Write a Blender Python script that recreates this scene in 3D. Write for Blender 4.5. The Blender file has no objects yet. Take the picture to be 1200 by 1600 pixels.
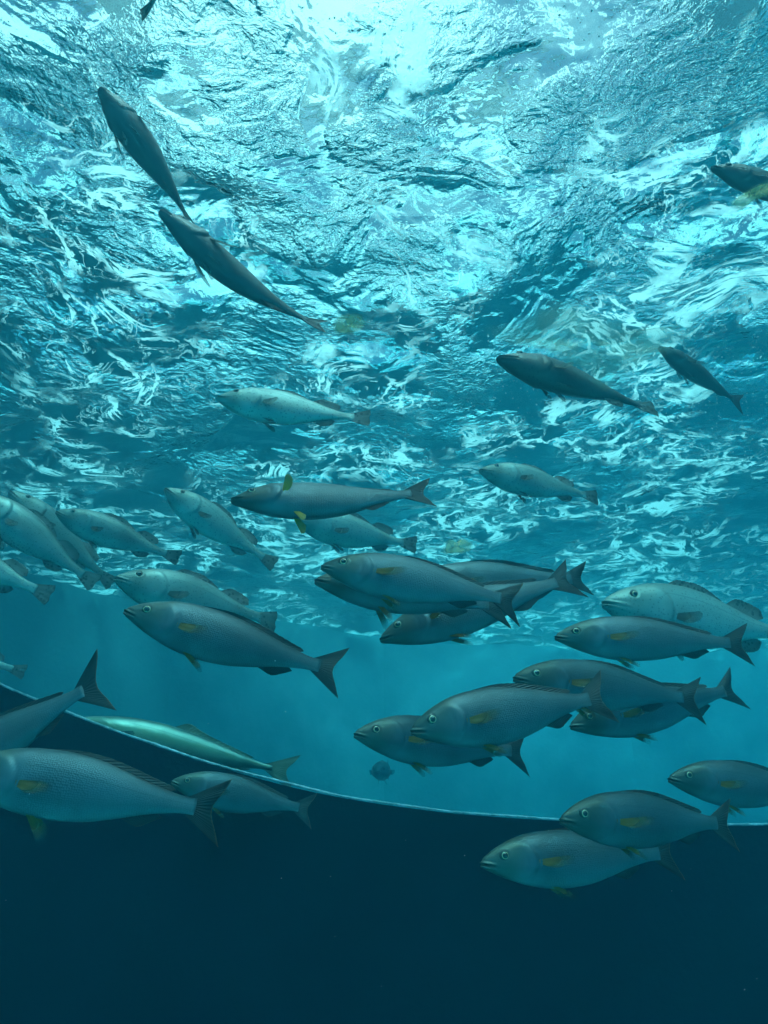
import bpy, math, random
import numpy as np
from mathutils import Vector, Matrix, noise as mnoise
R = math.radians
S = bpy.context.scene
COL = S.collection

# ------------------------------------------------------------------ camera
PITCH = 25.0
CAM = Vector((0.0, 0.0, -2.0))            # two metres under the water surface (z = 0)
cd = bpy.data.cameras.new('camera')
cam = bpy.data.objects.new('camera', cd); COL.objects.link(cam)
cd.sensor_fit = 'VERTICAL'; cd.angle_y = R(69.0)
cd.clip_start = 0.02; cd.clip_end = 500
cam.location = CAM; cam.rotation_euler = (R(90 + PITCH), 0, 0)
S.camera = cam
FPX = 800 / math.tan(R(34.5))

def ray(px, py):
    """direction of a photograph pixel (1200 x 1600)"""
    x = (px - 600) / FPX; z = -(py - 800) / FPX
    c, s = math.cos(R(PITCH)), math.sin(R(PITCH))
    return Vector((x, c - z * s, s + z * c))        # unit depth along the lens axis

def at(px, py, d):
    return CAM + ray(px, py) * d

# ------------------------------------------------------------------ world, sun, exposure
SUN_EL, SUN_AZ = 68.0, 165.0               # azimuth measured from +Y towards +X
w = bpy.data.worlds.new('World'); S.world = w; w.use_nodes = True
nt = w.node_tree; nt.nodes.clear()
sky = nt.nodes.new('ShaderNodeTexSky'); sky.sky_type = 'NISHITA'; sky.sun_disc = False
sky.sun_elevation = R(SUN_EL); sky.sun_rotation = R(SUN_AZ)
sky.air_density = 0.35; sky.dust_density = 8.0; sky.ozone_density = 1.0
bg = nt.nodes.new('ShaderNodeBackground'); bg.inputs['Strength'].default_value = 0.15
ow = nt.nodes.new('ShaderNodeOutputWorld')
# broken white cloud over the sky
tc = nt.nodes.new('ShaderNodeTexCoord'); cn = nt.nodes.new('ShaderNodeTexNoise')
cn.inputs['Scale'].default_value = 6.5; cn.inputs['Detail'].default_value = 6.0; cn.inputs['Roughness'].default_value = .55; cn.inputs['Distortion'].default_value = .4
nt.links.new(tc.outputs['Generated'], cn.inputs['Vector'])
cr = nt.nodes.new('ShaderNodeMapRange'); cr.interpolation_type = 'SMOOTHSTEP'; cr.inputs[1].default_value = .475; cr.inputs[2].default_value = .525; cr.inputs[4].default_value = .95
nt.links.new(cn.outputs[0], cr.inputs[0])
cm = nt.nodes.new('ShaderNodeMix'); cm.data_type = 'RGBA'; nt.links.new(cr.outputs[0], cm.inputs[0])
nt.links.new(sky.outputs[0], cm.inputs[6]); cm.inputs[7].default_value = (8.0, 8.0, 7.6, 1)
nt.links.new(cm.outputs[2], bg.inputs[0]); nt.links.new(bg.outputs[0], ow.inputs[0])
sl = bpy.data.lights.new('sun', 'SUN'); sl.energy = 2.2; sl.angle = R(2.0); sl.color = (1.0, 0.96, 0.9)
so = bpy.data.objects.new('sun', sl); COL.objects.link(so)
sd = Vector((math.sin(R(SUN_AZ)) * math.cos(R(SUN_EL)), math.cos(R(SUN_AZ)) * math.cos(R(SUN_EL)), math.sin(R(SUN_EL))))
so.rotation_euler = sd.to_track_quat('Z', 'Y').to_euler(); so.location = sd * 30
vs = S.view_settings
vs.view_transform = 'Standard'; vs.look = 'None'; vs.gamma = 1.0; vs.use_curve_mapping = False
vs.exposure = 1.02
cy = S.cycles
cy.use_denoising = True
try: cy.denoiser = 'OPENIMAGEDENOISE'
except Exception: pass
cy.max_bounces = 8; cy.diffuse_bounces = 2; cy.glossy_bounces = 3; cy.transmission_bounces = 4
cy.volume_bounces = 2; cy.transparent_max_bounces = 12
cy.sample_clamp_indirect = 6.0
cy.caustics_reflective = True; cy.caustics_refractive = True

# ------------------------------------------------------------------ helpers
def link(o, parent=None):
    COL.objects.link(o)
    if parent: o.parent = parent
    return o

def mesh_obj(name, verts, faces, mat=None, parent=None, uv=None, smooth=True):
    me = bpy.data.meshes.new(name)
    me.from_pydata([tuple(map(float, v)) for v in verts], [], [tuple(int(i) for i in f) for f in faces])
    if smooth:
        me.polygons.foreach_set('use_smooth', [True] * len(me.polygons))
    if uv is not None:
        l = me.uv_layers.new(name='UVMap')
        idx = np.empty(len(me.loops), dtype=np.int32); me.loops.foreach_get('vertex_index', idx)
        l.data.foreach_set('uv', np.asarray(uv, dtype=np.float32)[idx].ravel())
    me.update()
    if mat: me.materials.append(mat)
    return link(bpy.data.objects.new(name, me), parent)

def tag(o, label=None, cat=None, group=None, kind=None):
    if label: o['label'] = label
    if cat: o['category'] = cat
    if group: o['group'] = group
    if kind: o['kind'] = kind
    return o

class NB:
    """small node-tree builder"""
    def __init__(s, name):
        s.m = bpy.data.materials.new(name); s.m.use_nodes = True
        s.t = s.m.node_tree; s.t.nodes.clear()
        s.out = s.t.nodes.new('ShaderNodeOutputMaterial')
    def n(s, typ, **kw):
        nd = s.t.nodes.new('ShaderNode' + typ)
        for k, v in kw.items():
            if k.startswith('_'): setattr(nd, k[1:], v)
            else:
                key = k.replace('__', ' ')
                if key.isdigit(): key = int(key)
                s.set(nd, key, v)
        return nd
    def set(s, nd, key, v):
        inp = nd.inputs[key]
        if isinstance(v, bpy.types.NodeSocket): s.t.links.new(v, inp)
        elif isinstance(v, bpy.types.Node): s.t.links.new(v.outputs[0], inp)
        else: inp.default_value = v
    def math(s, op, a, b=0.0, c=None, clamp=False):
        nd = s.t.nodes.new('ShaderNodeMath'); nd.operation = op; nd.use_clamp = clamp
        s.set(nd, 0, a); s.set(nd, 1, b)
        if c is not None: s.set(nd, 2, c)
        return nd.outputs[0]
    def maprange(s, v, a, b, c=0.0, d=1.0, smooth=True):
        nd = s.t.nodes.new('ShaderNodeMapRange'); nd.interpolation_type = 'SMOOTHSTEP' if smooth else 'LINEAR'
        s.set(nd, 0, v); s.set(nd, 1, a); s.set(nd, 2, b); s.set(nd, 3, c); s.set(nd, 4, d)
        return nd.outputs[0]
    def mix(s, f, a, b):
        nd = s.t.nodes.new('ShaderNodeMix'); nd.data_type = 'RGBA'
        s.set(nd, 0, f)
        for k, v in ((6, a), (7, b)):
            if isinstance(v, tuple) and len(v) == 3: v = v + (1.0,)
            s.set(nd, k, v)
        return nd.outputs[2]
    def ramp(s, f, stops):
        nd = s.t.nodes.new('ShaderNodeValToRGB'); s.set(nd, 0, f)
        e = nd.color_ramp.elements
        while len(e) < len(stops): e.new(0.5)
        for i, (p, c) in enumerate(stops):
            e[i].position = p; e[i].color = (*c, 1.0) if len(c) == 3 else c
        return nd.outputs[0]
    def done(s, surf): s.t.links.new(surf if isinstance(surf, bpy.types.NodeSocket) else surf.outputs[0], s.out.inputs['Surface']); return s.m

# ------------------------------------------------------------------ the water surface
def sines(X, Y, waves):
    Z = np.zeros_like(X)
    for (lam, amp, ang, ph) in waves:
        k = 2 * math.pi / lam
        q = k * (X * math.cos(ang) + Y * math.sin(ang)) + ph
        Z += amp * (np.sin(q) + 0.25 * np.sin(2 * q + 0.6))
    return Z

def water_surface():
    rnd = random.Random(7)
    xs = np.arange(-10, 10.001, 0.045); ys = np.arange(-2.5, 11.001, 0.045)
    X, Y = np.meshgrid(xs, ys)
    # warp, then sum waves of several lengths
    WX = X + 0.22 * np.sin(1.3 * Y + 0.7) + 0.10 * np.sin(3.1 * Y + 1.1 * X)
    WY = Y + 0.22 * np.sin(1.1 * X + 2.0) + 0.10 * np.sin(2.7 * X - 0.9 * Y)
    waves = []
    for lam, amp, n in ((2.6, .008, 3), (1.3, .0065, 4), (0.66, .0055, 6), (0.34, .0024, 7), (0.2, .0012, 6)):
        for i in range(n):
            waves.append((lam * rnd.uniform(.8, 1.25), amp * rnd.uniform(.6, 1.2), rnd.gauss(1.0, .8), rnd.uniform(0, 6.28)))
    Z = sines(WX, WY, waves)
    ny, nx = X.shape
    V = np.stack([X.ravel(), Y.ravel(), Z.ravel()], 1)
    i = np.arange(nx * ny).reshape(ny, nx)
    F = np.stack([i[:-1, :-1].ravel(), i[:-1, 1:].ravel(), i[1:, 1:].ravel(), i[1:, :-1].ravel()], 1)
    return V, F

def mat_surface():
    b = NB('water surface')
    pos = b.n('NewGeometry').outputs['Position']
    mp = b.n('Mapping', _vector_type='POINT', Vector=pos); mp.inputs['Rotation'].default_value = (0, 0, R(40)); mp.inputs['Scale'].default_value = (1.0, 1.12, 1.0)
    # domain warp
    wn = b.n('TexNoise', Vector=pos, Scale=1.6, Detail=3.0)
    wv = b.n('VectorMath', _operation='MULTIPLY_ADD'); b.set(wv, 0, wn.outputs['Color']); wv.inputs[1].default_value = (.42, .42, .42); b.set(wv, 2, mp.outputs[0])
    n1 = b.n('TexNoise', Vector=wv.outputs[0], Scale=3.6, Detail=3.0, Roughness=0.5, Distortion=0.5).outputs[0]
    n2 = b.n('TexNoise', Vector=wv.outputs[0], Scale=19.0, Detail=3.0, Roughness=0.5, Distortion=0.5).outputs[0]
    n3 = b.n('TexNoise', Vector=pos, Scale=62.0, Detail=2.0, Roughness=0.5, Distortion=0.4).outputs[0]
    rough_area = b.maprange(b.n('TexNoise', Vector=pos, Scale=2.1, Detail=4.0, Distortion=.8).outputs[0], .44, .56, .14, 1.3)
    h = b.math('MULTIPLY', n1, 0.030)
    h = b.math('ADD', h, b.math('MULTIPLY', b.math('MULTIPLY', n2, 0.014), rough_area))
    h = b.math('ADD', h, b.math('MULTIPLY', b.math('MULTIPLY', n3, 0.0044), rough_area))
    bp = b.n('Bump', Strength=1.0, Distance=1.0, Height=h)
    nrm = bp.outputs[0]
    fr = b.n('Fresnel', IOR=1.333, Normal=nrm).outputs[0]
    refl = b.n('BsdfGlossy', Roughness=0.03, Normal=nrm)
    refr = b.n('BsdfRefraction', Roughness=0.0, IOR=1.333, Normal=nrm)
    tr = b.n('BsdfTransparent')
    thru = b.n('MixShader', **{'0': 0.84}); b.set(thru, 1, tr); b.set(thru, 2, refr)
    clear = b.n('MixShader'); b.set(clear, 0, fr); b.set(clear, 1, thru); b.set(clear, 2, refl)
    # foam filaments left by the splashing
    f1 = b.n('TexNoise', Vector=wv.outputs[0], Scale=2.6, Detail=6.0, Roughness=0.62, Distortion=0.9).outputs[0]
    f2 = b.n('TexNoise', Vector=wv.outputs[0], Scale=7.5, Detail=4.0, Roughness=0.6, Distortion=0.7).outputs[0]
    ridge = b.math('SUBTRACT', 1.0, b.math('MULTIPLY', b.math('ABSOLUTE', b.math('SUBTRACT', f1, 0.5)), 17.0))
    py = b.n('SeparateXYZ', Vector=pos).outputs[1]
    ridge2 = b.math('SUBTRACT', 1.0, b.math('MULTIPLY', b.math('ABSOLUTE', b.math('SUBTRACT', f2, 0.5)), 15.0))
    ridge = b.math('MAXIMUM', ridge, b.math('MULTIPLY', ridge2, .66))
    zone = b.maprange(b.math('ADD', b.n('TexNoise', Vector=pos, Scale=1.3, Detail=4.0).outputs[0], b.maprange(py, 2.2, 4.5, .03, .09)), .50, .60)
    brk = b.maprange(b.n('TexNoise', Vector=pos, Scale=6.0, Detail=4.0).outputs[0], .36, .56)
    foam = b.math('MULTIPLY', b.math('MULTIPLY', b.maprange(ridge, .42, .75), zone), brk, clamp=True)
    foam = b.math('MULTIPLY', foam, 0.82)
    fd = b.n('BsdfDiffuse', Color=(.8, .84, .85, 1)); ft = b.n('BsdfTranslucent', Color=(.85, .9, .9, 1))
    fm = b.n('MixShader', **{'0': 0.6}); b.set(fm, 1, fd); b.set(fm, 2, ft)
    fin = b.n('MixShader'); b.set(fin, 0, foam); b.set(fin, 1, clear); b.set(fin, 2, fm)
    return b.done(fin)

SV, F = water_surface()
ws = mesh_obj('water', SV, F, mat_surface())
tag(ws, 'rippled underside of the water surface with bright foam streaks', 'water', kind='structure')

# ------------------------------------------------------------------ tank
def mat_paint(name, c1, c2, sc=1.2, rough=.75, spec=.2, shade=None):
    b = NB(name)
    pos = b.n('NewGeometry').outputs['Position']
    n = b.n('TexNoise', Vector=pos, Scale=sc, Detail=6.0, Roughness=.6).outputs[0]
    c = b.mix(b.maprange(n, .35, .65), c1, c2)
    if shade:      # shade painted into the wall colour, to the left and low down
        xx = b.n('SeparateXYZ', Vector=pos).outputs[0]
        c = b.mix(b.maprange(b.math('ADD', xx, b.math('MULTIPLY', n, 2.5)), 2.8, -2.2), c, shade)
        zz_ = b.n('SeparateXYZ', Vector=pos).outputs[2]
        c = b.mix(b.math('MULTIPLY', b.maprange(b.math('ADD', zz_, b.math('MULTIPLY', n, 1.4)), .3, -1.0), .55), c, shade)
    n2 = b.n('TexNoise', Vector=pos, Scale=30.0, Detail=3.0).outputs[0]
    bp = b.n('Bump', Strength=.3, Distance=.01, Height=n2)
    p = b.n('BsdfPrincipled', Base__Color=c, Roughness=rough, Normal=bp.outputs[0]); p.inputs['Specular IOR Level'].default_value = spec
    return b.done(p)

def wall_strip(name, pts, z0, z1, thick, mat):
    """a wall with real thickness that follows a plan line; z1 may be a function of x"""
    n = len(pts); vs_, fs = [], []
    for i, (x, y) in enumerate(pts):
        a = Vector(pts[max(0, i - 1)]); c = Vector(pts[min(n - 1, i + 1)])
        t = (c - a).normalized(); nn = Vector((-t.y, t.x))
        zt = z1(i) if callable(z1) else z1
        vs_ += [(x, y, z0), (x, y, zt), (x + nn.x * thick, y + nn.y * thick, zt), (x + nn.x * thick, y + nn.y * thick, z0)]
    for i in range(n - 1):
        for k in range(4):
            fs.append((4 * i + k, 4 * i + (k + 1) % 4, 4 * (i + 1) + (k + 1) % 4, 4 * (i + 1) + k))
    fs += [(0, 1, 2, 3), (4 * n - 1, 4 * n - 2, 4 * n - 3, 4 * n - 4)]
    return mesh_obj(name, vs_, fs, mat, smooth=False)

blue_wall = mat_paint('painted tank wall', (.22, .66, .70), (.30, .76, .78), shade=(.08, .26, .28))
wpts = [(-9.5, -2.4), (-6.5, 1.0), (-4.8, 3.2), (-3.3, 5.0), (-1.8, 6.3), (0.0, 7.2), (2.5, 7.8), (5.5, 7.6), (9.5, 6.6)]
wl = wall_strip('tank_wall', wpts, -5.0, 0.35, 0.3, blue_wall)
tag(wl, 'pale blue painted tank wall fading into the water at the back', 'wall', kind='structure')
fl = mesh_obj('tank_floor', [(-40, -30, -5.05), (40, -30, -5.05), (40, 50, -5.05), (-40, 50, -5.05)], [(0, 1, 2, 3)],
              mat_paint('pale sand floor', (.34, .38, .34), (.46, .50, .44)), smooth=False)
tag(fl, 'pale sand floor of the tank', 'floor', kind='structure')

# rope and the dark partition hanging below it
rope_px = [(-700, 700, 2.9), (-420, 850, 2.75), (-200, 965, 2.65), (-60, 1040, 2.6), (60, 1094, 2.55), (200, 1148, 2.5), (340, 1195, 2.5), (500, 1237, 2.5), (690, 1266, 2.55),
           (880, 1280, 2.6), (1040, 1286, 2.65), (1200, 1287, 2.7), (1400, 1280, 2.8), (1800, 1230, 3.0), (2400, 1120, 3.4)]
RP = [at(*p) for p in rope_px]
def crom(P, n):
    out = []
    for i in range(len(P) - 1):
        a, b_, c, d = P[max(0, i - 1)], P[i], P[i + 1], P[min(len(P) - 1, i + 2)]
        for k in range(n):
            t = k / n
            out.append(0.5 * ((2 * b_) + (c - a) * t + (2 * a - 5 * b_ + 4 * c - d) * t * t + (3 * b_ - a - 3 * c + d) * t ** 3))
    out.append(P[-1]); return out
RC = crom(RP, 40)
def rope():
    vs_, fs = [], []
    seg = 10
    dist = 0.0
    for i, p in enumerate(RC):
        t = (RC[min(i + 1, len(RC) - 1)] - RC[max(i - 1, 0)]).normalized()
        u = t.cross(Vector((0, 0, 1))).normalized(); v = u.cross(t)
        if i: dist += (p - RC[i - 1]).length
        for k in range(seg):
            a = 2 * math.pi * k / seg
            r = 0.0036 * (1 + .3 * mnoise.noise(Vector((dist * 9, 0, 0))) + .25 * mnoise.noise(Vector((dist * 40, k * .6, 3)))) * (1 + 0.22 * math.cos(3 * (a - dist * 60)))       # three twisted strands
            vs_.append(p + Vector((0, 0, .006 * mnoise.noise(Vector((dist * 3, 5, 0))))) + (u * math.cos(a) + v * math.sin(a)) * r)
    for i in range(len(RC) - 1):
        for k in range(seg):
            fs.append((i * seg + k, i * seg + (k + 1) % seg, (i + 1) * seg + (k + 1) % seg, (i + 1) * seg + k))
    b = NB('pale rope'); 
    n = b.n('TexNoise', Scale=14.0, Detail=6.0, Roughness=.7, Vector=b.n('NewGeometry').outputs['Position']).outputs[0]
    c = b.mix(b.maprange(n, .35, .65), (.14, .22, .24), (.52, .58, .60))
    m = b.done(b.n('BsdfPrincipled', Base__Color=c, Roughness=.7))
    return mesh_obj('rope', vs_, fs, m)
tag(rope(), 'thin pale rope sagging from left to right across the water', 'rope')
pp = [(p.x, p.y + 0.03) for p in RC[::4]]; zz = [p.z - 0.004 for p in RC[::4]]
pw = wall_strip('partition_wall', pp, -5.02, lambda i: zz[i], 0.012, mat_paint('dark blue sheet', (.002, .010, .020), (.004, .014, .026), 2.0, .9, 0.0))
tag(pw, 'dark blue sheet wall hanging below the rope and filling the bottom', 'partition')

# ------------------------------------------------------------------ fish materials
def mat_skin(name, back, side, belly, head, blotch=0.42, scale_amp=1.0, stripe=None, rough=.38, speck=0.0):
    rough += .02
    b = NB(name)
    uvn = b.n('UVMap'); sep = b.n('SeparateXYZ', Vector=uvn.outputs[0]); u, v = sep.outputs[0], sep.outputs[1]
    obj = b.n('TexCoord').outputs['Object']; oi = b.n('ObjectInfo').outputs['Random']
    nz = b.n('TexNoise', _noise_dimensions='4D', Vector=obj, Scale=14.0, Detail=5.0, Roughness=.6, W=b.math('MULTIPLY', oi, 20.0)).outputs[0]
    vv = b.math('ADD', v, b.math('MULTIPLY', b.math('SUBTRACT', nz, .5), .12))
    stops = [(0.0, back), (0.16, tuple(a * .6 + c * .4 for a, c in zip(back, side))), (0.34, side), (0.62, side), (0.86, belly), (1.0, belly)]
    if stripe: stops = [(0.0, back), (0.20, back), (0.30, stripe), (0.36, stripe), (0.44, side), (0.66, belly)]
    c = b.ramp(vv, stops)
    # head tint
    hm = b.maprange(b.math('ADD', u, b.math('MULTIPLY', v, .10)), .17, .27, 1.0, 0.0)
    c = b.mix(b.math('MULTIPLY', hm, .75), c, head)
    # scales: staggered rows in (u, v)
    sv = b.n('CombineXYZ', X=b.math('MULTIPLY', u, 118.0), Y=b.math('ADD', b.math('MULTIPLY', v, 46.0), b.math('MULTIPLY', nz, 1.5)))
    vo = b.n('TexVoronoi', _voronoi_dimensions='2D', _feature='F1', Vector=sv.outputs[0], Scale=1.0, Randomness=.5)
    sc = b.maprange(vo.outputs['Distance'], .15, .62, 1.0, 0.0)
    bodym = b.maprange(u, .22, .30)
    scm = b.math('MULTIPLY', sc, bodym)
    patch = b.maprange(b.n('TexNoise', Vector=obj, Scale=9.0, Detail=2.0).outputs[0], .35, .65, .35, 1.6)
    dark = b.math('MULTIPLY', b.math('MULTIPLY', b.math('SUBTRACT', 1.0, scm), patch), b.math('MULTIPLY', bodym, .20 * scale_amp))
    c = b.mix(dark, c, tuple(x * .35 for x in side))
    # large soft mottling and small scratches, freckles
    n2 = b.n('TexNoise', _noise_dimensions='4D', Vector=obj, Scale=7.0, Detail=4.0, W=b.math('MULTIPLY', oi, 31.0)).outputs[0]
    c = b.mix(b.math('MULTIPLY', b.maprange(n2, .45, .7), blotch), c, tuple(x * .45 for x in back))
    c = b.mix(b.math('MULTIPLY', b.maprange(n2, .52, .3), blotch * .5), c, tuple(min(1, x * 1.5) for x in side))
    if speck:
        vs2 = b.n('TexVoronoi', Vector=obj, Scale=95.0, Randomness=1.0)
        c = b.mix(b.math('MULTIPLY', b.maprange(vs2.outputs['Distance'], .30, .16), speck), c, tuple(x * .3 for x in back))
    vary = b.maprange(b.math('FRACT', b.math('MULTIPLY', oi, 7.31)), 0, 1, .78, 1.18, smooth=False)
    vm = b.n('VectorMath', _operation='SCALE'); b.set(vm, 0, c); b.set(vm, 'Scale', vary); c = vm.outputs[0]
    # lateral line
    ll = b.math('ABSOLUTE', b.math('SUBTRACT', v, b.math('ADD', .30, b.math('MULTIPLY', u, .16))))
    lm = b.math('MULTIPLY', b.maprange(ll, .004, .012, 1.0, 0.0), bodym)
    c = b.mix(b.math('MULTIPLY', lm, .35), c, tuple(x * .3 for x in side))
    hgt = b.math('ADD', b.math('MULTIPLY', scm, .0004 * scale_amp), b.math('MULTIPLY', nz, .0022))
    bp = b.n('Bump', Strength=.8, Distance=1.0, Height=hgt)
    p = b.n('BsdfPrincipled', Base__Color=c, Roughness=b.maprange(nz, .3, .7, rough - .08, rough + .14), Normal=bp.outputs[0], Metallic=.4)
    return b.done(p)

def mat_fin(name, base, edge, tip, alpha=.93, speck=0.0, trans=.35, fade=.5):
    b = NB(name)
    uvn = b.n('UVMap'); sep = b.n('SeparateXYZ', Vector=uvn.outputs[0]); u, v = sep.outputs[0], sep.outputs[1]
    obj = b.n('TexCoord').outputs['Object']
    nz = b.n('TexNoise', Vector=obj, Scale=22.0, Detail=4.0).outputs[0]
    c = b.mix(b.maprange(b.math('ADD', v, b.math('MULTIPLY', b.math('SUBTRACT', nz, .5), .5)), .15, .9), base, tip)
    rays = b.math('SINE', b.math('MULTIPLY', u, 6.2832 * 20))
    c = b.mix(b.maprange(rays, -.2, 1.0, 0.0, .22), c, tuple(x * .4 for x in base))
    c = b.mix(b.maprange(v, .93, .99), c, edge)
    if speck:
        vo = b.n('TexVoronoi', Vector=obj, Scale=70.0, Randomness=1.0)
        c = b.mix(b.math('MULTIPLY', b.maprange(vo.outputs['Distance'], .42, .22), speck), c, tuple(x * .18 for x in base))
    bp = b.n('Bump', Strength=.5, Distance=.002, Height=rays)
    p = b.n('BsdfPrincipled', Base__Color=c, Roughness=.5, Normal=bp.outputs[0])
    t = b.n('BsdfTranslucent', Color=c); m1 = b.n('MixShader', **{'0': trans}); b.set(m1, 1, p); b.set(m1, 2, t)
    tr = b.n('BsdfTransparent')
    al = b.maprange(b.math('ADD', v, b.math('MULTIPLY', nz, .3)), fade, 1.15, 1.0, alpha)
    m2 = b.n('MixShader', **{'0': al}); b.set(m2, 1, tr); b.set(m2, 2, m1)
    return b.done(m2)

def mat_plain(name, col, rough=.3, metal=0.0, coat=0.0):
    b = NB(name)
    n = b.n('TexNoise', Vector=b.n('TexCoord').outputs['Object'], Scale=120.0, Detail=2.0).outputs[0]
    c = b.mix(b.maprange(n, .3, .7, 0, .5), col, tuple(x * .6 for x in col))
    return b.done(b.n('BsdfPrincipled', Base__Color=c, Roughness=rough, Metallic=metal, Coat__Weight=coat))

M = {
    'A': mat_skin('grey fish skin', (.022, .032, .035), (.092, .124, .138), (.20, .245, .26), (.068, .078, .052)),
    'B': mat_skin('pale fish skin', (.09, .12, .11), (.25, .32, .30), (.40, .47, .44), (.17, .21, .18), blotch=.3, scale_amp=.7, speck=.5),
    'C': mat_skin('brown fish skin', (.03, .036, .034), (.065, .078, .075), (.09, .105, .10), (.065, .075, .07), scale_amp=.5, speck=.4),
    'T': mat_skin('dark fish skin', (.022, .03, .034), (.05, .062, .066), (.075, .09, .095), (.05, .058, .06), scale_amp=.6),
    'D': mat_skin('striped fish skin', (.05, .11, .09), (.22, .34, .22), (.16, .24, .18), (.14, .22, .15), stripe=(.42, .55, .46), scale_amp=.3),
    'fA': mat_fin('grey fin', (.04, .045, .048), (.13, .08, .04), (.028, .03, .032)),
    'fB': mat_fin('speckled fin', (.19, .23, .22), (.12, .14, .13), (.12, .15, .14), alpha=.8, speck=.75),
    'fD': mat_fin('green fin', (.16, .24, .16), (.14, .2, .12), (.14, .2, .13), alpha=.8),
    'fY': mat_fin('yellow fin', (.40, .19, .03), (.20, .17, .10), (.24, .18, .09), alpha=.12, fade=.45),
    'fYb': mat_fin('bright yellow fin', (.75, .40, .03), (.5, .4, .1), (.50, .36, .10), alpha=.85),
    'fG': mat_fin('dull paired fin', (.12, .14, .13), (.14, .14, .11), (.15, .17, .15), alpha=.35, fade=.3),
    'iris': mat_plain('silver iris', (.72, .60, .36), .3, .0, .5),
    'irisdim': mat_plain('dull iris', (.16, .17, .15), .3, .2, .5),
    'pupil': mat_plain('black pupil', (.004, .004, .005), .06, 0, 1.0),
    'rim': mat_plain('dark eye rim', (.03, .035, .03), .5),
}

# ------------------------------------------------------------------ fish anatomy (unit length, snout at x=0, tail tips at x=1, dorsal +z)
SP = {
    'A': dict(t=[0, .012, .03, .06, .10, .15, .22, .30, .38, .48, .60, .70, .78, .84, .88],
              top=[.004, .025, .038, .058, .079, .099, .119, .128, .129, .119, .090, .061, .043, .033, .033],
              bot=[-.008, -.023, -.032, -.047, -.065, -.084, -.106, -.120, -.124, -.117, -.090, -.059, -.040, -.031, -.031],
              wid=[.002, .014, .022, .034, .046, .058, .068, .072, .071, .064, .047, .031, .019, .011, .008],
              eye=(.098, .028, .0205), mouth=(.052, -.014), gill=.235, base=.86,
              dors=[(.30, .0, .015), (.36, .009, .43), (.45, .010, .53), (.56, .010, .64), (.66, .012, .73), (.74, .012, .79), (.775, .006, .80)],
              anal=[(.62, .0, .63), (.655, .034, .69), (.70, .026, .735), (.75, .012, .775)],
              tail='fork', lobe=.122, pec=(.250, -.006, .17), pel=(.30, .11)),
    'B': dict(t=[0, .012, .03, .06, .10, .15, .22, .30, .38, .48, .60, .70, .78, .84, .88],
              top=[.006, .022, .036, .056, .078, .098, .120, .132, .134, .122, .090, .058, .037, .030, .032],
              bot=[-.010, -.028, -.042, -.062, -.084, -.106, -.126, -.134, -.134, -.122, -.088, -.052, -.034, -.028, -.031],
              wid=[.004, .018, .028, .042, .056, .068, .078, .080, .076, .064, .044, .028, .018, .012, .008],
              eye=(.115, .040, .017), mouth=(.085, -.020), gill=.27, base=.87,
              dors=[(.60, .0, .60), (.635, .050, .665), (.68, .056, .735), (.72, .042, .785), (.745, .014, .79)],
              dors1=[(.30, .0, .31), (.35, .030, .375), (.42, .034, .45), (.50, .022, .53), (.57, .006, .585)],
              anal=[(.62, .0, .62), (.65, .046, .68), (.69, .044, .74), (.73, .012, .765)],
              tail='trunc', lobe=.072, pec=(.285, -.03, .125), pel=(.30, .10)),
    'D': dict(t=[0, .012, .03, .06, .10, .15, .22, .30, .38, .48, .60, .70, .78, .84, .88],
              top=[.003, .012, .020, .034, .050, .066, .084, .095, .098, .090, .070, .048, .028, .017, .015],
              bot=[-.004, -.012, -.022, -.036, -.052, -.068, -.086, -.097, -.100, -.093, -.072, -.046, -.026, -.016, -.014],
              wid=[.002, .010, .018, .030, .042, .054, .066, .070, .069, .060, .044, .029, .017, .011, .008],
              eye=(.085, .008, .013), mouth=(.05, -.016), gill=.20, base=.865,
              dors=[(.44, .0, .44), (.475, .040, .50), (.54, .020, .57), (.66, .012, .68), (.78, .008, .80)],
              anal=[(.56, .0, .56), (.585, .030, .61), (.65, .012, .68), (.78, .006, .80)],
              tail='fork', lobe=.10, pec=(.215, -.02, .10), pel=(.25, .07)),
}
SP['C'] = dict(SP['B']); SP['C']['dors'] = [(a, h_ * .35, c) for a, h_, c in SP['B']['dors']]; SP['C']['dors1'] = [(a, h_ * .4, c) for a, h_, c in SP['B']['dors1']]
for k in ('top', 'bot'): SP['C'][k] = [x * .8 for x in SP['B'][k]]
SP['T'] = {k: v for k, v in SP['A'].items()}
for k, f in (('top', .80), ('bot', .80), ('wid', 1.0)):
    SP['T'][k] = [x * f for x in SP['A'][k]]

def smooth_interp(t, xs, ys):
    """monotone-ish cubic (pchip) interpolation"""
    xs = np.array(xs, float); ys = np.array(ys, float)
    h = np.diff(xs); d = np.diff(ys) / h
    m = np.zeros_like(ys); m[0] = d[0]; m[-1] = d[-1]
    for i in range(1, len(xs) - 1):
        m[i] = 0 if d[i - 1] * d[i] <= 0 else 2 * d[i - 1] * d[i] / (d[i - 1] + d[i])
    t = np.asarray(t, float); i = np.clip(np.searchsorted(xs, t) - 1, 0, len(xs) - 2)
    s = (t - xs[i]) / h[i]
    return ((1 + 2 * s) * (1 - s) ** 2 * ys[i] + s * (1 - s) ** 2 * h[i] * m[i] + s * s * (3 - 2 * s) * ys[i + 1] + s * s * (s - 1) * h[i] * m[i + 1])

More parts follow.
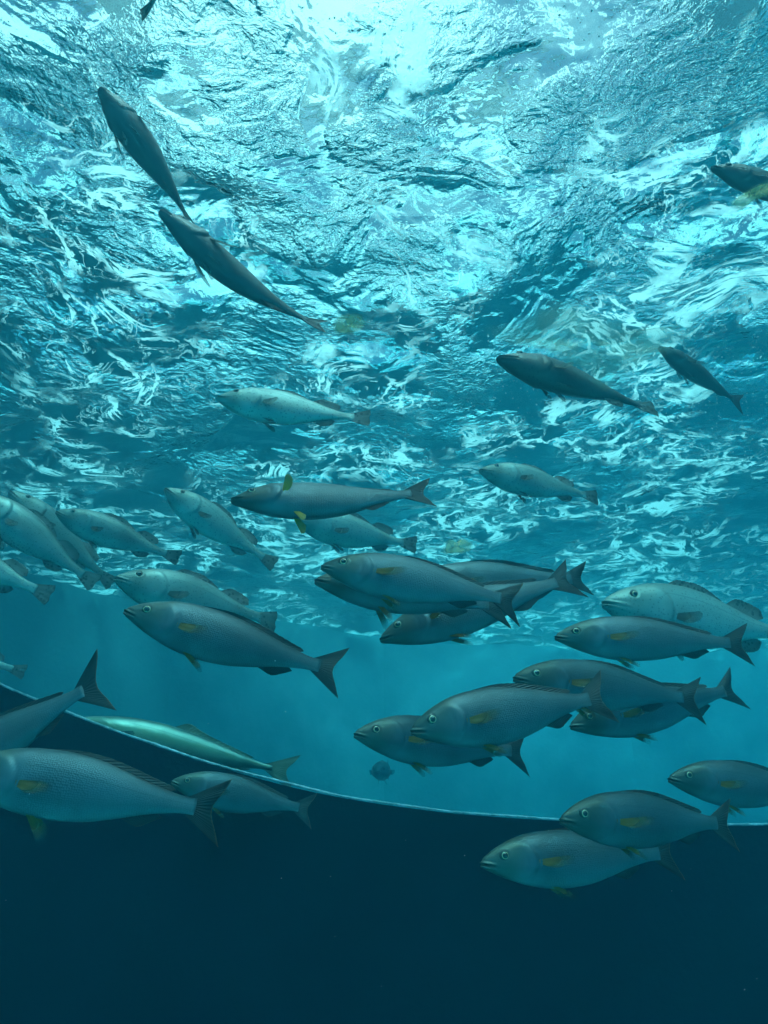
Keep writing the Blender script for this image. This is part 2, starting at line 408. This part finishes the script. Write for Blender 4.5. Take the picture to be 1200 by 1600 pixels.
def make_bend(lat, vert, wag=0.0):
    """bends the long axis: lat sideways, vert up/down (both as offset of the tail tip), keeps cross-sections square to the spine"""
    s = np.linspace(-.02, 1.12, 230)
    q = np.clip((s - .22) / .78, 0, 2)
    y = lat * q ** 2 - lat * .35 * q + wag * np.sin(q * math.pi * 1.15) * q
    z = vert * q ** 2 - vert * .35 * q
    # straight front part keeps going along x
    dy = np.gradient(y, s); dz = np.gradient(z, s)
    g = 1 / np.sqrt(1 + dy * dy + dz * dz)
    x = np.concatenate([[0], np.cumsum((g[1:] + g[:-1]) / 2 * np.diff(s))]) + s[0]
    def f(P):
        P = np.asarray(P, float)
        X = np.interp(P[:, 0], s, x); Yc = np.interp(P[:, 0], s, y); Zc = np.interp(P[:, 0], s, z)
        DY = np.interp(P[:, 0], s, dy); DZ = np.interp(P[:, 0], s, dz)
        G = 1 / np.sqrt(1 + DY * DY + DZ * DZ)
        tx, ty, tz = G, DY * G, DZ * G
        # side vector (-ty, tx, 0), up = t x side
        L = np.sqrt(tx * tx + ty * ty); sx, sy = -ty / L, tx / L
        ux, uy, uz = -tz * sy, tz * sx, tx * sy - ty * sx
        return np.stack([X + P[:, 1] * sx + P[:, 2] * ux, Yc + P[:, 1] * sy + P[:, 2] * uy, Zc + P[:, 2] * uz], 1)
    return f

def body_mesh(sp, rnd, thick=1.0):
    a = np.linspace(0, 1, 46) ** 1.35 * .30
    b_ = np.linspace(.30, .885, 46)[1:]
    T = np.concatenate([a, b_]); nseg = 64
    th = np.linspace(0, 2 * math.pi, nseg, endpoint=False)          # 0 = dorsal
    top = smooth_interp(T, sp['t'], sp['top']); bot = smooth_interp(T, sp['t'], sp['bot']); wid = smooth_interp(T, sp['t'], sp['wid']) * thick
    TT, TH = np.meshgrid(T, th, indexing='ij')
    c, s = np.cos(TH), np.sin(TH)
    e = 0.94
    cz = np.sign(c) * np.abs(c) ** e; sy = np.sign(s) * np.abs(s) ** 1.04
    Z = np.where(cz > 0, cz * top[:, None], -cz * bot[:, None])
    mid = ((top + bot) / 2)[:, None]
    Y = sy * wid[:, None]
    X = TT.copy()
    ax = np.abs(s)                                                   # 1 on the flank
    # gill cover: a raised plate with a curved rear edge, and the cheek plate inside it
    zz = (Z - mid) / np.maximum((top - bot)[:, None], 1e-4)          # -.5 .. .5
    edge = sp['gill'] - .22 * (zz + .02) ** 2 * 1.5 + .006
    inside = 1 / (1 + np.exp(-(edge - TT) / .0022))
    bump = .0075 * inside * np.exp(-((TT - edge) / .055) ** 2) * np.clip(ax * 1.3 - .25, 0, 1) * (np.abs(zz) < .47)
    groove = -.0055 * np.exp(-((TT - edge - .005) / .0042) ** 2) * np.clip(ax * 1.4 - .3, 0, 1)
    e2 = edge - .052 + .10 * zz * zz
    groove2 = -.0030 * np.exp(-((TT - e2) / .0032) ** 2) * np.clip(ax * 1.4 - .4, 0, 1) * (zz < .22)
    # mouth: cleft from the snout backwards and slightly down, thick lips round it
    mt, mz = sp['mouth']
    line = mz * (TT / mt) - .002
    mfall = 1 / (1 + np.exp((TT - mt) / .003))
    cleft = -.0085 * np.exp(-((Z - line) / .0028) ** 2) * mfall
    lips = .0055 * (np.exp(-((Z - line - .0085) / .0045) ** 2) + np.exp(-((Z - line + .0085) / .0045) ** 2)) * mfall
    lipback = -.0025 * np.exp(-((Z - line - .018) / .003) ** 2) * mfall - .0025 * np.exp(-((Z - line + .018) / .003) ** 2) * mfall
    # eye socket
    ex, ez, er = sp['eye']
    rr = np.sqrt((TT - ex) ** 2 + (Z - ez) ** 2)
    sock = -.004 * np.exp(-(rr / (er * .8)) ** 2) + .0035 * np.exp(-((rr - er * 1.25) / (er * .22)) ** 2)
    nostril = -.003 * np.exp(-(((TT - ex * .55) ** 2 + (Z - ez - .004) ** 2) / .0025 ** 2))
    D = bump + groove + groove2 + cleft + lips + lipback + sock + nostril
    sg = np.sign(np.sin(TH)); sg[np.abs(np.sin(TH)) < 1e-6] = 0
    Y = Y + sg * D * np.clip(ax * 2, 0, 1)
    X = X - (cleft * -1.0 - lips * 1.0) * 0 - np.where(TT < .03, lips * 1.2 + cleft * 1.1, 0)
    P = np.stack([X, Y, Z], -1).reshape(-1, 3)
    v = np.abs(((TH / math.pi) + 1) % 2 - 1); v = 1 - v if False else np.where(TH <= math.pi, TH / math.pi, 2 - TH / math.pi)
    UV = np.stack([TT, v], -1).reshape(-1, 2)
    nr = len(T); fs = []
    for i in range(nr - 1):
        for k in range(nseg):
            k2 = (k + 1) % nseg
            fs.append((i * nseg + k, i * nseg + k2, (i + 1) * nseg + k2, (i + 1) * nseg + k))
    n0 = len(P); P = np.vstack([P, [[-.002, 0, 0.0]], [[.888, 0, 0]]]); UV = np.vstack([UV, [[0, .5]], [[.885, .5]]])
    for k in range(nseg):
        k2 = (k + 1) % nseg
        fs.append((n0, k2, k)); fs.append((n0 + 1, (nr - 1) * nseg + k, (nr - 1) * nseg + k2))
    return P, fs, UV

def fin_mesh(base, tip, thick=.0035, nu=60, nv=14, rays=18, ragged=.02, rnd=None, curl=None, side=(0, 1, 0)):
    """a fin between a base polyline and a tip polyline; two faces with a thickness that thins to the tip, raised rays, notched edge"""
    base = np.array(base, float); tip = np.array(tip, float)
    def res(P, n):
        x = np.linspace(0, 1, len(P)); u = np.linspace(0, 1, n)
        return np.stack([smooth_interp(u, x, P[:, k]) for k in range(3)], 1)
    B, T = res(base, nu), res(tip, nu)
    u = np.linspace(0, 1, nu); vv = np.linspace(0, 1, nv)
    rg = 1 - ragged * (np.abs(np.sin(u * math.pi * rays)) < .35) - ragged * .6 * np.array([rnd.random() for _ in u])
    P = B[:, None, :] + (T - B)[:, None, :] * (vv[None, :, None] * np.where(vv[None, :, None] > .9, rg[:, None, None], 1))
    if curl is not None: P = P + np.array(curl)[None, None, :] * (vv[None, :, None] ** 2)
    sd_ = np.array(side, float)
    rip = .0012 * np.sin(u * math.pi * rays * .31 + rnd.random() * 6)[:, None] * vv[None, :]
    tk = thick * (1 - .85 * vv[None, :]) * (.85 + .15 * np.cos(u * 2 * math.pi * rays)[:, None])
    P1 = P + sd_ * (tk / 2 + rip)[..., None]; P2 = P + sd_ * (-tk / 2 + rip)[..., None]
    V = np.vstack([P1.reshape(-1, 3), P2.reshape(-1, 3)])
    U = np.stack(np.meshgrid(u, vv, indexing='ij'), -1).reshape(-1, 2); U = np.vstack([U, U])
    N = nu * nv; fs = []
    for i in range(nu - 1):
        for j in range(nv - 1):
            a, b_, c, d = i * nv + j, (i + 1) * nv + j, (i + 1) * nv + j + 1, i * nv + j + 1
            fs.append((a, b_, c, d)); fs.append((N + d, N + c, N + b_, N + a))
    for i in range(nu - 1):
        j = nv - 1; fs.append((i * nv + j, (i + 1) * nv + j, N + (i + 1) * nv + j, N + i * nv + j))
        fs.append((N + i * nv, N + (i + 1) * nv, (i + 1) * nv, i * nv))
    for j in range(nv - 1):
        fs.append((j, j + 1, N + j + 1, N + j)); i = (nu - 1) * nv
        fs.append((N + i + j, N + i + j + 1, i + j + 1, i + j))
    return V, fs, U

def ball(c, r, flat, nseg=20, nr=12):
    V, fs = [], []
    for i in range(nr + 1):
        p = math.pi * i / nr
        for k in range(nseg):
            a = 2 * math.pi * k / nseg
            V.append((c[0] + r * math.sin(p) * math.cos(a), c[1] + flat * math.cos(p), c[2] + r * math.sin(p) * math.sin(a)))
    for i in range(nr):
        for k in range(nseg):
            fs.append((i * nseg + k, i * nseg + (k + 1) % nseg, (i + 1) * nseg + (k + 1) % nseg, (i + 1) * nseg + k))
    return np.array(V), fs

def fish(name, kind, snout, tail, dist, dd=0.0, L=.45, roll=0.0, lat=0.0, vert=0.0, pec=20.0, pecdrop=0.0, fat=1.0, deep=1.0,
         label='', cat='fish', group=None, pecmat=None, pelmat=None, pelang=.6, finmul=1.0, wag=0.0, iris='iris', spread=1.0, pecl=1.0):
    """snout and tail are points of the photograph; dist = depth of the snout (None: from length L); dd = extra depth of the tail"""
    seed = sum(map(ord, label)) ; rnd = random.Random(seed)
    sp = SP[kind]
    r0, r1 = ray(*snout), ray(*tail)
    if dist is None:
        lo, hi = .2, 12.0
        for _ in range(60):
            m = (lo + hi) / 2
            if (r1 * (m + dd) - r0 * m).length < L: lo = m
            else: hi = m
        dist = (lo + hi) / 2
    P0, P1 = CAM + r0 * dist, CAM + r1 * (dist + dd)
    L = (P1 - P0).length
    deep *= rnd.uniform(.90, .97) if kind == 'A' else rnd.uniform(.94, 1.02); fat *= rnd.uniform(.94, 1.06)
    f0 = make_bend(lat + rnd.uniform(-.03, .03), vert + rnd.uniform(-.006, .006), wag)
    e0, e1 = f0([[0, 0, 0]])[0], f0([[.98, 0, 0]])[0]
    # local frame so that the bent fish runs from P0 to P1
    ch = Vector(e1 - e0); sc = L / ch.length
    X = (P1 - P0).normalized(); Zu = Vector((0, 0, 1)); Y = Zu.cross(X).normalized(); Z = X.cross(Y)
    Rw = Matrix((X, Y, Z)).transposed() @ Matrix.Rotation(R(roll), 3, 'X')
    cx = ch.normalized(); cy_ = Vector((0, 0, 1)).cross(cx).normalized(); cz_ = cx.cross(cy_)
    Rl = Matrix((cx, cy_, cz_)).transposed()
    Rm = Rw @ Rl.transposed()
    root = bpy.data.objects.new(name, None); COL.objects.link(root); root.empty_display_size = .05
    e0v = Vector(e0)
    ctr = Vector((.4, 0, 0))
    root.location = P0 + Rm @ ((ctr - e0v) * sc); root.rotation_euler = Rm.to_euler()
    tag(root, label, cat, group)
    def put(nm, V, fs, uv, mat, parent=root):
        V = f0(np.asarray(V) * np.array([1, 1, deep]))
        V = (V - np.array(ctr)) * sc
        return mesh_obj(nm, V, fs, mat, parent, uv)
    V, fs, uv = body_mesh(sp, rnd, fat); body = put('body', V, fs, uv, M[kind])
    fm = M[{'A': 'fA', 'B': 'fB', 'C': 'fB', 'D': 'fD', 'T': 'fA'}[kind]]
    top = lambda x: float(smooth_interp(min(x, .88), sp['t'], sp['top'])); bot = lambda x: float(smooth_interp(min(x, .88), sp['t'], sp['bot'])); wid = lambda x: float(smooth_interp(min(x, .88), sp['t'], sp['wid']))
    # tail
    b0 = sp['base']; pk = top(b0) * .92; lb = sp['lobe'] * spread
    if sp['tail'] == 'fork':
        bs = [(b0 - .012, 0, pk), (b0, 0, pk * .6), (b0 + .008, 0, 0), (b0, 0, -pk * .6), (b0 - .012, 0, -pk)]
        tp = [(b0 + .135, 0, lb * 1.04), (b0 + .118, 0, lb * .66), (b0 + .085, 0, 0), (b0 + .118, 0, -lb * .66), (b0 + .140, 0, -lb * 1.06)]
    else:
        bs = [(b0 - .012, 0, pk), (b0, 0, pk * .6), (b0 + .004, 0, 0), (b0, 0, -pk * .6), (b0 - .012, 0, -pk)]
        tp = [(b0 + .112, 0, lb), (b0 + .122, 0, lb * .5), (b0 + .114, 0, 0), (b0 + .122, 0, -lb * .5), (b0 + .112, 0, -lb)]
    V, fs, uv = fin_mesh(bs, tp, .006, 72, 18, 22, .02, rnd, curl=(0, .02 * rnd.uniform(-1, 1), 0)); put('tail_fin', V, fs, uv, fm)
    # dorsal and anal
    for key, fn, sgn, nm in (('dors', top, 1, 'dorsal_fin'), ('dors1', top, 1, 'dorsal_fin'), ('anal', bot, -1, 'anal_fin')):
        if key not in sp: continue
        bs = [(p[0], 0, fn(p[0]) - sgn * .006) for p in sp[key]]
        tp = [(p[2] if p[2] > .05 else p[0], 0, fn(p[0] * .6 + (p[2] if p[2] > .05 else p[0]) * .4) + sgn * p[1] * finmul) for p in sp[key]]
        V, fs, uv = fin_mesh(bs, tp, .005, 56, 9, 16, .05, rnd, curl=(0, .006 * rnd.uniform(-1, 1), 0)); put(nm, V, fs, uv, fm)
    # paired fins
    px_, pz, pl = sp['pec']; pl *= pecl * rnd.uniform(.88, 1.06)
    for sg in (-1, 1):
        w0 = wid(px_) * fat * .93
        ang = R(pec); c, s = math.cos(ang), math.sin(ang)
        dr = pecdrop
        dirv = np.array([c, sg * s, 0.0]); dirv = dirv + np.array([0, 0, -dr]); dirv /= np.linalg.norm(dirv)
        up = np.array([0, 0, 1.0]) - dirv * dirv[2]; up /= np.linalg.norm(up)
        if abs(dr) > 1.0: up = np.array([-.8, 0, .3]) - dirv * np.dot(dirv, np.array([-.8, 0, .3])); up /= np.linalg.norm(up)
        o = np.array([px_, sg * w0, pz])
        o = o - dirv * .008; bs = [o + up * .008, o + up * .004, o, o - up * .004, o - up * .008]
        tp = [o + dirv * pl * .92 + up * .020, o + dirv * pl + up * .004, o + dirv * pl * .9 - up * .016, o + dirv * pl * .68 - up * .030, o + dirv * pl * .42 - up * .034]
        sdv = np.cross(dirv, up)
        V, fs, uv = fin_mesh(bs, tp, .004, 40, 12, 12, .05, rnd, curl=sdv * sg * -.008, side=sdv)
        put('pectoral_fin', V, fs, uv, M[pecmat or ('fY' if kind == 'A' else 'fG')])
        qx, ql = sp['pel']; o = np.array([qx, sg * wid(qx) * fat * .30, bot(qx) * .93])
        dirv = np.array([math.cos(pelang), sg * .22, -math.sin(pelang)]); dirv /= np.linalg.norm(dirv)
        up = np.array([-math.sin(pelang), 0, -math.cos(pelang)]) * -1
        bs = [o - up * 0, o + up * .005 + dirv * .004, o + up * .010 + dirv * .008]
        bs = [o + np.array([k * .013, 0, 0]) for k in (0, 1, 2)]
        tp = [o + dirv * ql, o + dirv * ql * .92 + np.array([.02, 0, .002]), o + dirv * ql * .55 + np.array([.04, 0, .006])]
        V, fs, uv = fin_mesh(bs, tp, .004, 30, 10, 9, .05, rnd, side=(0, 1, 0))
        put('pelvic_fin', V, fs, uv, M[pelmat or ('fY' if kind == 'A' else 'fG')])
        # eye > iris ring, pupil
        ex, ez, er = sp['eye']
        hw = wid(ex) * fat * math.sqrt(max(0.05, 1 - (ez / top(ex)) ** 2))
        y0 = hw - .0045
        Ve, fe = ball((ex, sg * y0, ez), er * 1.22, .0098); eye = put('eye', Ve, fe, None, M['rim'])
        Ve, fe = ball((ex, sg * y0, ez), er * .94, .0134)
        put('iris', Ve, fe, None, M[iris], eye)
        Ve, fe = ball((ex, sg * (y0 + .0045), ez), er * .70, .0116); put('pupil', Ve, fe, None, M['pupil'], eye)
    return root

G1 = 'dark grey fork-tailed fish of the school'
G2 = 'pale speckled square-tailed fish'
G3 = 'dark fish swimming just under the surface'
# --- fish near the surface, seen from below
fish('fish', 'T', (156, 138), (300, 352), None, .10, .37, roll=-30, fat=1.35, deep=1.15, lat=.04, label='dark slender fish pointing head up at upper left under the bright surface', group=G3, iris='irisdim', pecmat='fG', pelmat='fG')
fish('fish', 'T', (250, 330), (508, 512), None, .10, .46, roll=-30, lat=-.2, label='long dark fish whose snout meets the tail of the upper left head-up fish', group=G3, iris='irisdim', pecmat='fG', pelmat='fG')
fish('fish', 'B', (330, -190), (224, 26), None, .0, .30, spread=1.0, roll=30, lat=.05, label='fish at the top edge showing only its tail', group=G3, iris='irisdim', pecmat='fG', pelmat='fG')
fish('fish', 'T', (1112, 262), (1330, 335), None, .0, .35, roll=5, label='dark fish head poking in at the upper right edge', group=G3, iris='irisdim', pecmat='fG', pelmat='fG')
fish('fish', 'C', (778, 560), (1020, 642), None, .15, .48, roll=-20, lat=.03, label='dark brown fish below the yellowish film, right of centre', group=G3, iris='irisdim')  # the film stands in for a pane reflection; the label seeds the fish
fish('fish', 'T', (1030, 543), (1158, 632), None, .10, .42, roll=0, lat=.03, label='small dark fish half hidden by the end of the yellowish film', group=G3, iris='irisdim', pecmat='fG', pelmat='fG')  # the film stands in for a pane reflection; the label seeds the fish
# --- pale bass
fish('fish', 'B', (340, 622), (576, 655), None, .05, .46, roll=-6, lat=-.02, label='greenish pale fish swimming alone above the middle, brown rear fin raised', group=G2, iris='irisdim')
fish('fish', 'B', (750, 735), (932, 778), None, .12, .48, roll=-4, lat=.03, label='faint pale fish alone against the surface right of the centre', group=G2, iris='irisdim')
fish('fish', 'B', (462, 812), (648, 852), None, .15, .48, roll=8, lat=-.05, label='pale fish behind and below the fish with a raised yellow fin', group=G2, iris='irisdim')
fish('fish', 'B', (258, 764), (428, 882), None, .10, .50, roll=2, lat=-.03, label='pale speckled fish pointing up left, alone between the left group and the yellow-finned fish', group=G2, iris='irisdim')
fish('fish', 'B', (-42, 770), (148, 912), None, .05, .52, roll=0, lat=-.02, label='large pale fish cut by the left edge with sunlit back', group=G2, iris='irisdim')
fish('fish', 'B', (15, 768), (174, 912), None, .15, .53, roll=0, lat=.0, label='pale fish partly hidden behind the two brightest ones at left', group=G2, iris='irisdim')
fish('fish', 'B', (88, 800), (279, 872), None, .08, .46, roll=4, lat=-.04, label='bright pale fish with dark square tail, highest complete one of the left group', group=G2, iris='irisdim')
fish('fish', 'B', (180, 903), (430, 972), None, .22, .52, roll=0, lat=.02, label='speckled fish just behind and above the large grey fish at left', group=G2, iris='irisdim')
fish('fish', 'B', (-150, 835), (78, 930), None, .05, .50, roll=4, lat=-.03, label='pale fish at the left edge showing only its rear half', group=G2, iris='irisdim')
fish('fish', 'B', (943, 942), (1252, 996), None, .15, .66, roll=0, lat=.02, label='pale fish with spotted rear fin behind the grey one at the right edge', group=G2)
# --- grey school
fish('fish', 'A', (362, 782), (672, 766), None, .03, .45, roll=-24, lat=-.09, pec=60, pecdrop=-1.3, pecl=.66, pelang=1.2, fat=1.0, label='grey fish with bright yellow fin standing up behind its head', group=G1, pecmat='fYb', pelmat='fYb')
fish('fish', 'A', (195, 955), (532, 1050), None, .02, .47, roll=2, lat=.01, vert=.015, label='large grey fish in full side view left of centre, snout up', group=G1)
fish('fish', 'A', (503, 886), (812, 942), None, .02, .45, roll=-4, lat=.02, vert=-.03, label='grey fish in front of the overlapping cluster at the centre', group=G1)
fish('fish', 'A', (493, 908), (790, 950), None, .12, .49, roll=-10, pelang=1.1, label='grey fish almost wholly hidden below the front one of the central cluster', group=G1)
fish('fish', 'A', (632, 918), (920, 902), None, .10, .62, roll=4, lat=.0, vert=.02, spread=.8, label='grey fish at the back of the central cluster, tail farthest right', group=G1)
fish('fish', 'A', (595, 1000), (898, 902), None, .06, .56, roll=-12, lat=.06, vert=.02, pec=40, label='grey fish with head low and tail high in the central cluster', group=G1)
fish('fish', 'A', (868, 996), (1170, 1006), None, .0, .45, roll=0, vert=-.01, label='grey fish swimming level in front of the pale one at right', group=G1)
fish('fish', 'A', (803, 1060), (1094, 1094), None, .10, .51, roll=0, vert=-.02, label='olive grey fish behind the tail of the large blunt-headed one', group=G1)
fish('fish', 'A', (892, 1136), (1156, 1074), None, .12, .55, roll=-3, vert=.01, lat=.03, label='grey fish tilted nose down with its tail raised, lowest of the trio right of centre', group=G1)
fish('fish', 'A', (643, 1143), (948, 1088), None, .10, .43, roll=-3, lat=.05, deep=1.08, label='large blunt-headed grey fish with clear gill plate, centre front', group=G1)
fish('fish', 'A', (554, 1148), (822, 1176), None, .16, .50, roll=-2, lat=.03, deep=1.05, label='grey fish half behind the blunt-headed one, facing its left', group=G1)
fish('fish', 'A', (1045, 1218), (1300, 1240), None, .06, .44, roll=0, label='grey fish entering at the right edge, tail out of view', group=G1)
fish('fish', 'A', (876, 1282), (1142, 1288), None, .16, .45, roll=0, lat=.03, vert=-.02, label='grey fish swimming across the rope at lower right', group=G1)
fish('fish', 'A', (752, 1350), (1056, 1332), None, .12, .48, roll=-3, lat=.04, label='lowest grey fish of all, against the dark sheet at lower right', group=G1)
fish('fish', 'A', (-75, 1205), (345, 1268), None, .03, .52, roll=4, lat=.0, vert=-.01, pelang=.9, label='largest grey fish with glittering scales cut by the left edge', group=G1)
fish('fish', 'A', (-160, 1262), (160, 1062), None, .05, .52, roll=-4, lat=-.02, vert=-.05, spread=1.35, label='grey fish at left edge with its tail lifted over the rope', group=G1)
fish('fish', 'A', (268, 1222), (488, 1266), None, .08, .47, roll=0, lat=.0, label='dim grey fish just under the rope behind the largest one', group=G1)
# --- others
fish('fish', 'D', (98, 1126), (458, 1208), 2.85, .15, deep=.82, roll=-6, lat=-.02, label='long slim greenish fish with bright stripe behind the rope at left')
fish('fish', 'T', (590, 1206), (606, 1202), 6.0, .72, roll=0, fat=1.3, label='dim far off fish seen head on in open blue water', iris='irisdim', pecmat='fG', pelmat='fG')
fish('fish', 'B', (-150, 1000), (38, 1050), 3.6, .1, roll=0, label='faint distant fish tail at the left edge above the rope', iris='irisdim')

# ------------------------------------------------------------------ sheets for pane reflections, bubbles
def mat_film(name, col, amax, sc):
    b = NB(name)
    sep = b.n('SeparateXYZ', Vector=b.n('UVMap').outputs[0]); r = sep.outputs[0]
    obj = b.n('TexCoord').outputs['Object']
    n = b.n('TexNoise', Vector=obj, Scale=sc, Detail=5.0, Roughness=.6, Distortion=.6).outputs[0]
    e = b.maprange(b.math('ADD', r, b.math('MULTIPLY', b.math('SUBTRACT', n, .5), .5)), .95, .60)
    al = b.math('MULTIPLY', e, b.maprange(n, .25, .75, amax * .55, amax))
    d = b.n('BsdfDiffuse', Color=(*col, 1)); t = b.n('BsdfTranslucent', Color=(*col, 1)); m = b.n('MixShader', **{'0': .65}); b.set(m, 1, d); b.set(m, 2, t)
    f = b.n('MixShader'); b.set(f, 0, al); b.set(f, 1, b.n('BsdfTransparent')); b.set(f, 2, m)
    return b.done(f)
def reflection(name, outline, d, depth_amp, mat, label, cat, group=None, seed=1):
    """an irregular limp sheet standing in for a pane reflection, bowed and rippled, about a millimetre thick"""
    rnd = random.Random(seed)
    cxp = sum(p[0] for p in outline) / len(outline); cyp = sum(p[1] for p in outline) / len(outline)
    c = at(cxp, cyp, d)
    P = [at(x, y, d + rnd.uniform(-1, 1) * depth_amp) - c for x, y in outline]
    n = len(P) * 8; Q = []
    for i in range(n):
        k = i // 8; t = (i % 8) / 8; a, b_, c2, d2 = P[k - 1], P[k], P[(k + 1) % len(P)], P[(k + 2) % len(P)]
        Q.append(0.5 * ((2 * b_) + (c2 - a) * t + (2 * a - 5 * b_ + 4 * c2 - d2) * t * t + (3 * b_ - a - 3 * c2 + d2) * t ** 3))
    nr = 14; V, U, fs = [], [], []
    nrm = Vector((0, -.9, -.4)).normalized()
    for sgn in (1, -1):
        for j in range(nr + 1):
            for q in Q:
                p = q * (j / nr)
                w_ = mnoise.noise(p * 9 + Vector((seed, 0, 0))) * depth_amp * .6
                V.append(p + nrm * (w_ + sgn * .0004)); U.append((j / nr, 0))
    N = n * (nr + 1)
    for o, f in ((0, 1), (N, -1)):
        for j in range(nr):
            for i in range(n):
                q = (o + j * n + i, o + j * n + (i + 1) % n, o + (j + 1) * n + (i + 1) % n, o + (j + 1) * n + i)
                fs.append(q[::f])
    me = mesh_obj(name, V, fs, mat, None, U); me.location = c
    tag(me, label, cat, group)
film = mat_film('yellowish reflection film', (.60, .66, .50), .27, 9.0)  # these sheets stand in for reflections on the viewing pane
bit = mat_film('yellow pane reflection', (.72, .64, .34), .5, 30.0)
reflection('reflection_film', [(735, 512), (800, 488), (880, 462), (960, 492), (1040, 506), (1125, 494), (1075, 548), (1010, 582), (955, 622), (905, 600), (850, 560), (790, 538)], 1.55, .05, film,
      'large translucent yellowish film standing for a pane reflection, over the dark brown fish', 'film', seed=3)
GS = 'small yellowish reflections on the viewing pane'
reflection('pane_reflection', [(515, 508), (528, 492), (548, 487), (570, 490), (574, 508), (560, 522), (538, 526), (520, 524)], 1.6, .01, bit, 'yellowish pane reflection beside the tail of the long dark upper left fish', 'reflection', GS, 5)
reflection('pane_reflection', [(688, 858), (694, 846), (705, 841), (713, 845), (724, 840), (741, 848), (738, 862), (715, 868), (692, 868)], 1.7, .01, bit, 'yellowish pane reflection above the back of the central fish cluster', 'reflection', GS, 6)
reflection('pane_reflection', [(1132, 322), (1160, 300), (1185, 285), (1206, 280), (1212, 300), (1180, 315), (1152, 335)], 1.2, .01, bit, 'yellowish pane reflection across the fish at the upper right edge', 'reflection', GS, 7)

def dots(name, pts, rad, mat):
    t = (1 + 5 ** .5) / 2
    iv = np.array([(-1, t, 0), (1, t, 0), (-1, -t, 0), (1, -t, 0), (0, -1, t), (0, 1, t), (0, -1, -t), (0, 1, -t), (t, 0, -1), (t, 0, 1), (-t, 0, -1), (-t, 0, 1)]) / 1.902
    jf = [(0, 11, 5), (0, 5, 1), (0, 1, 7), (0, 7, 10), (0, 10, 11), (1, 5, 9), (5, 11, 4), (11, 10, 2), (10, 7, 6), (7, 1, 8), (3, 9, 4), (3, 4, 2), (3, 2, 6), (3, 6, 8), (3, 8, 9), (4, 9, 5), (2, 4, 11), (6, 2, 10), (8, 6, 7), (9, 8, 1)]
    V, fs = [], []
    for k, (p, r) in enumerate(zip(pts, rad)):
        V += [tuple(np.array(p) + iv_ * r) for iv_ in iv]; fs += [tuple(12 * k + q for q in f) for f in jf]
    return mesh_obj(name, V, fs, mat)
bb = NB('bubble white'); g_ = bb.n('BsdfGlossy', Roughness=.15); t_ = bb.n('BsdfTranslucent', Color=(.95, .97, .97, 1)); d_ = bb.n('BsdfDiffuse', Color=(.9, .92, .92, 1))
m1_ = bb.n('MixShader', **{'0': .6}); bb.set(m1_, 1, d_); bb.set(m1_, 2, t_); m2_ = bb.n('MixShader', **{'0': .3}); bb.set(m2_, 1, m1_); bb.set(m2_, 2, g_)
bubm = bb.done(m2_)
rnd = random.Random(11)
sxs, sys_ = np.arange(-10, 10.001, 0.045), np.arange(-2.5, 11.001, 0.045)
HZ = SV[:, 2].reshape(len(sys_), len(sxs))
pts, rad = [], []
while len(pts) < 4200:
    x, y = rnd.uniform(-.5, 2.4), rnd.uniform(.7, 3.6)
    dens = mnoise.noise(Vector((x * 1.6, y * 1.6, 3))) + .35 + .25 * x - .12 * (y - 1.5)
    if rnd.random() > dens: continue
    z = HZ[int((y + 2.5) / .045), int((x + 10) / .045)]
    pts.append((x, y, z - rnd.uniform(.012, .05))); rad.append(.0013 + .0028 * rnd.random() ** 3)
tag(dots('bubbles', pts, rad, bubm), 'tiny pale bubbles spread under the surface at upper right', kind='stuff')
pts, rad = [], []
for k in range(34):
    p = at(rnd.uniform(0, 1200), rnd.uniform(950, 1580), rnd.uniform(.8, 2.4)); pts.append(p); rad.append(rnd.uniform(.0004, .0008))
tag(dots('specks', pts, rad, bubm), 'tiny pale specks suspended in the dark water', kind='stuff')

# ------------------------------------------------------------------ roof over the pool (added to grey the sky seen through the surface)
steel = mat_paint('grey blocker panel', (.10, .11, .12), (.15, .16, .17), 2.0, .6)
def slab(name, x0, x1, y0, y1, z0, z1, mat, parent=None):
    return mesh_obj(name, [(x, y, z) for x in (x0, x1) for y in (y0, y1) for z in (z0, z1)],
                    [(0, 1, 3, 2), (4, 6, 7, 5), (0, 4, 5, 1), (2, 3, 7, 6), (0, 2, 6, 4), (1, 5, 7, 3)], mat, parent, smooth=False)
rf = bpy.data.objects.new('blocker', None); COL.objects.link(rf); rf.location = (0, 0, 0)
tag(rf, 'grey roof structure over the pool added to grey the sky through the ripples', 'blocker', kind='structure')
for (x0, x1, y0, y1) in ((-3.0, -2.2, .5, 5.5), (2.6, 5.0, 0.5, 5.0)):
    slab('blocker_panel', x0, x1, y0, y1, 3.2, 3.35, steel, rf)
for k in range(1):
    slab('blocker_beam', -6, 6, 4.9, 5.2, 2.85, 3.19, steel, rf)

# ------------------------------------------------------------------ haze: the body of water
b = NB('clear sea water')
pv = b.n('VolumePrincipled')
pv.inputs['Color'].default_value = (.008, .055, .071, 1)
pv.inputs['Absorption Color'].default_value = (.30, .84, .91, 1)
pv.inputs['Density'].default_value = 0.80
pv.inputs['Anisotropy'].default_value = 0.6
b.t.links.new(pv.outputs[0], b.out.inputs['Volume'])
x0, x1, y0, y1, z0, z1 = -42, 42, -32, 52, -6.05, 1.2
hz = mesh_obj('haze', [(x, y, z) for x in (x0, x1) for y in (y0, y1) for z in (z0, z1)],
              [(0, 1, 3, 2), (4, 6, 7, 5), (0, 4, 5, 1), (2, 3, 7, 6), (0, 2, 6, 4), (1, 5, 7, 3)], b.m, smooth=False)
tag(hz, kind='stuff')
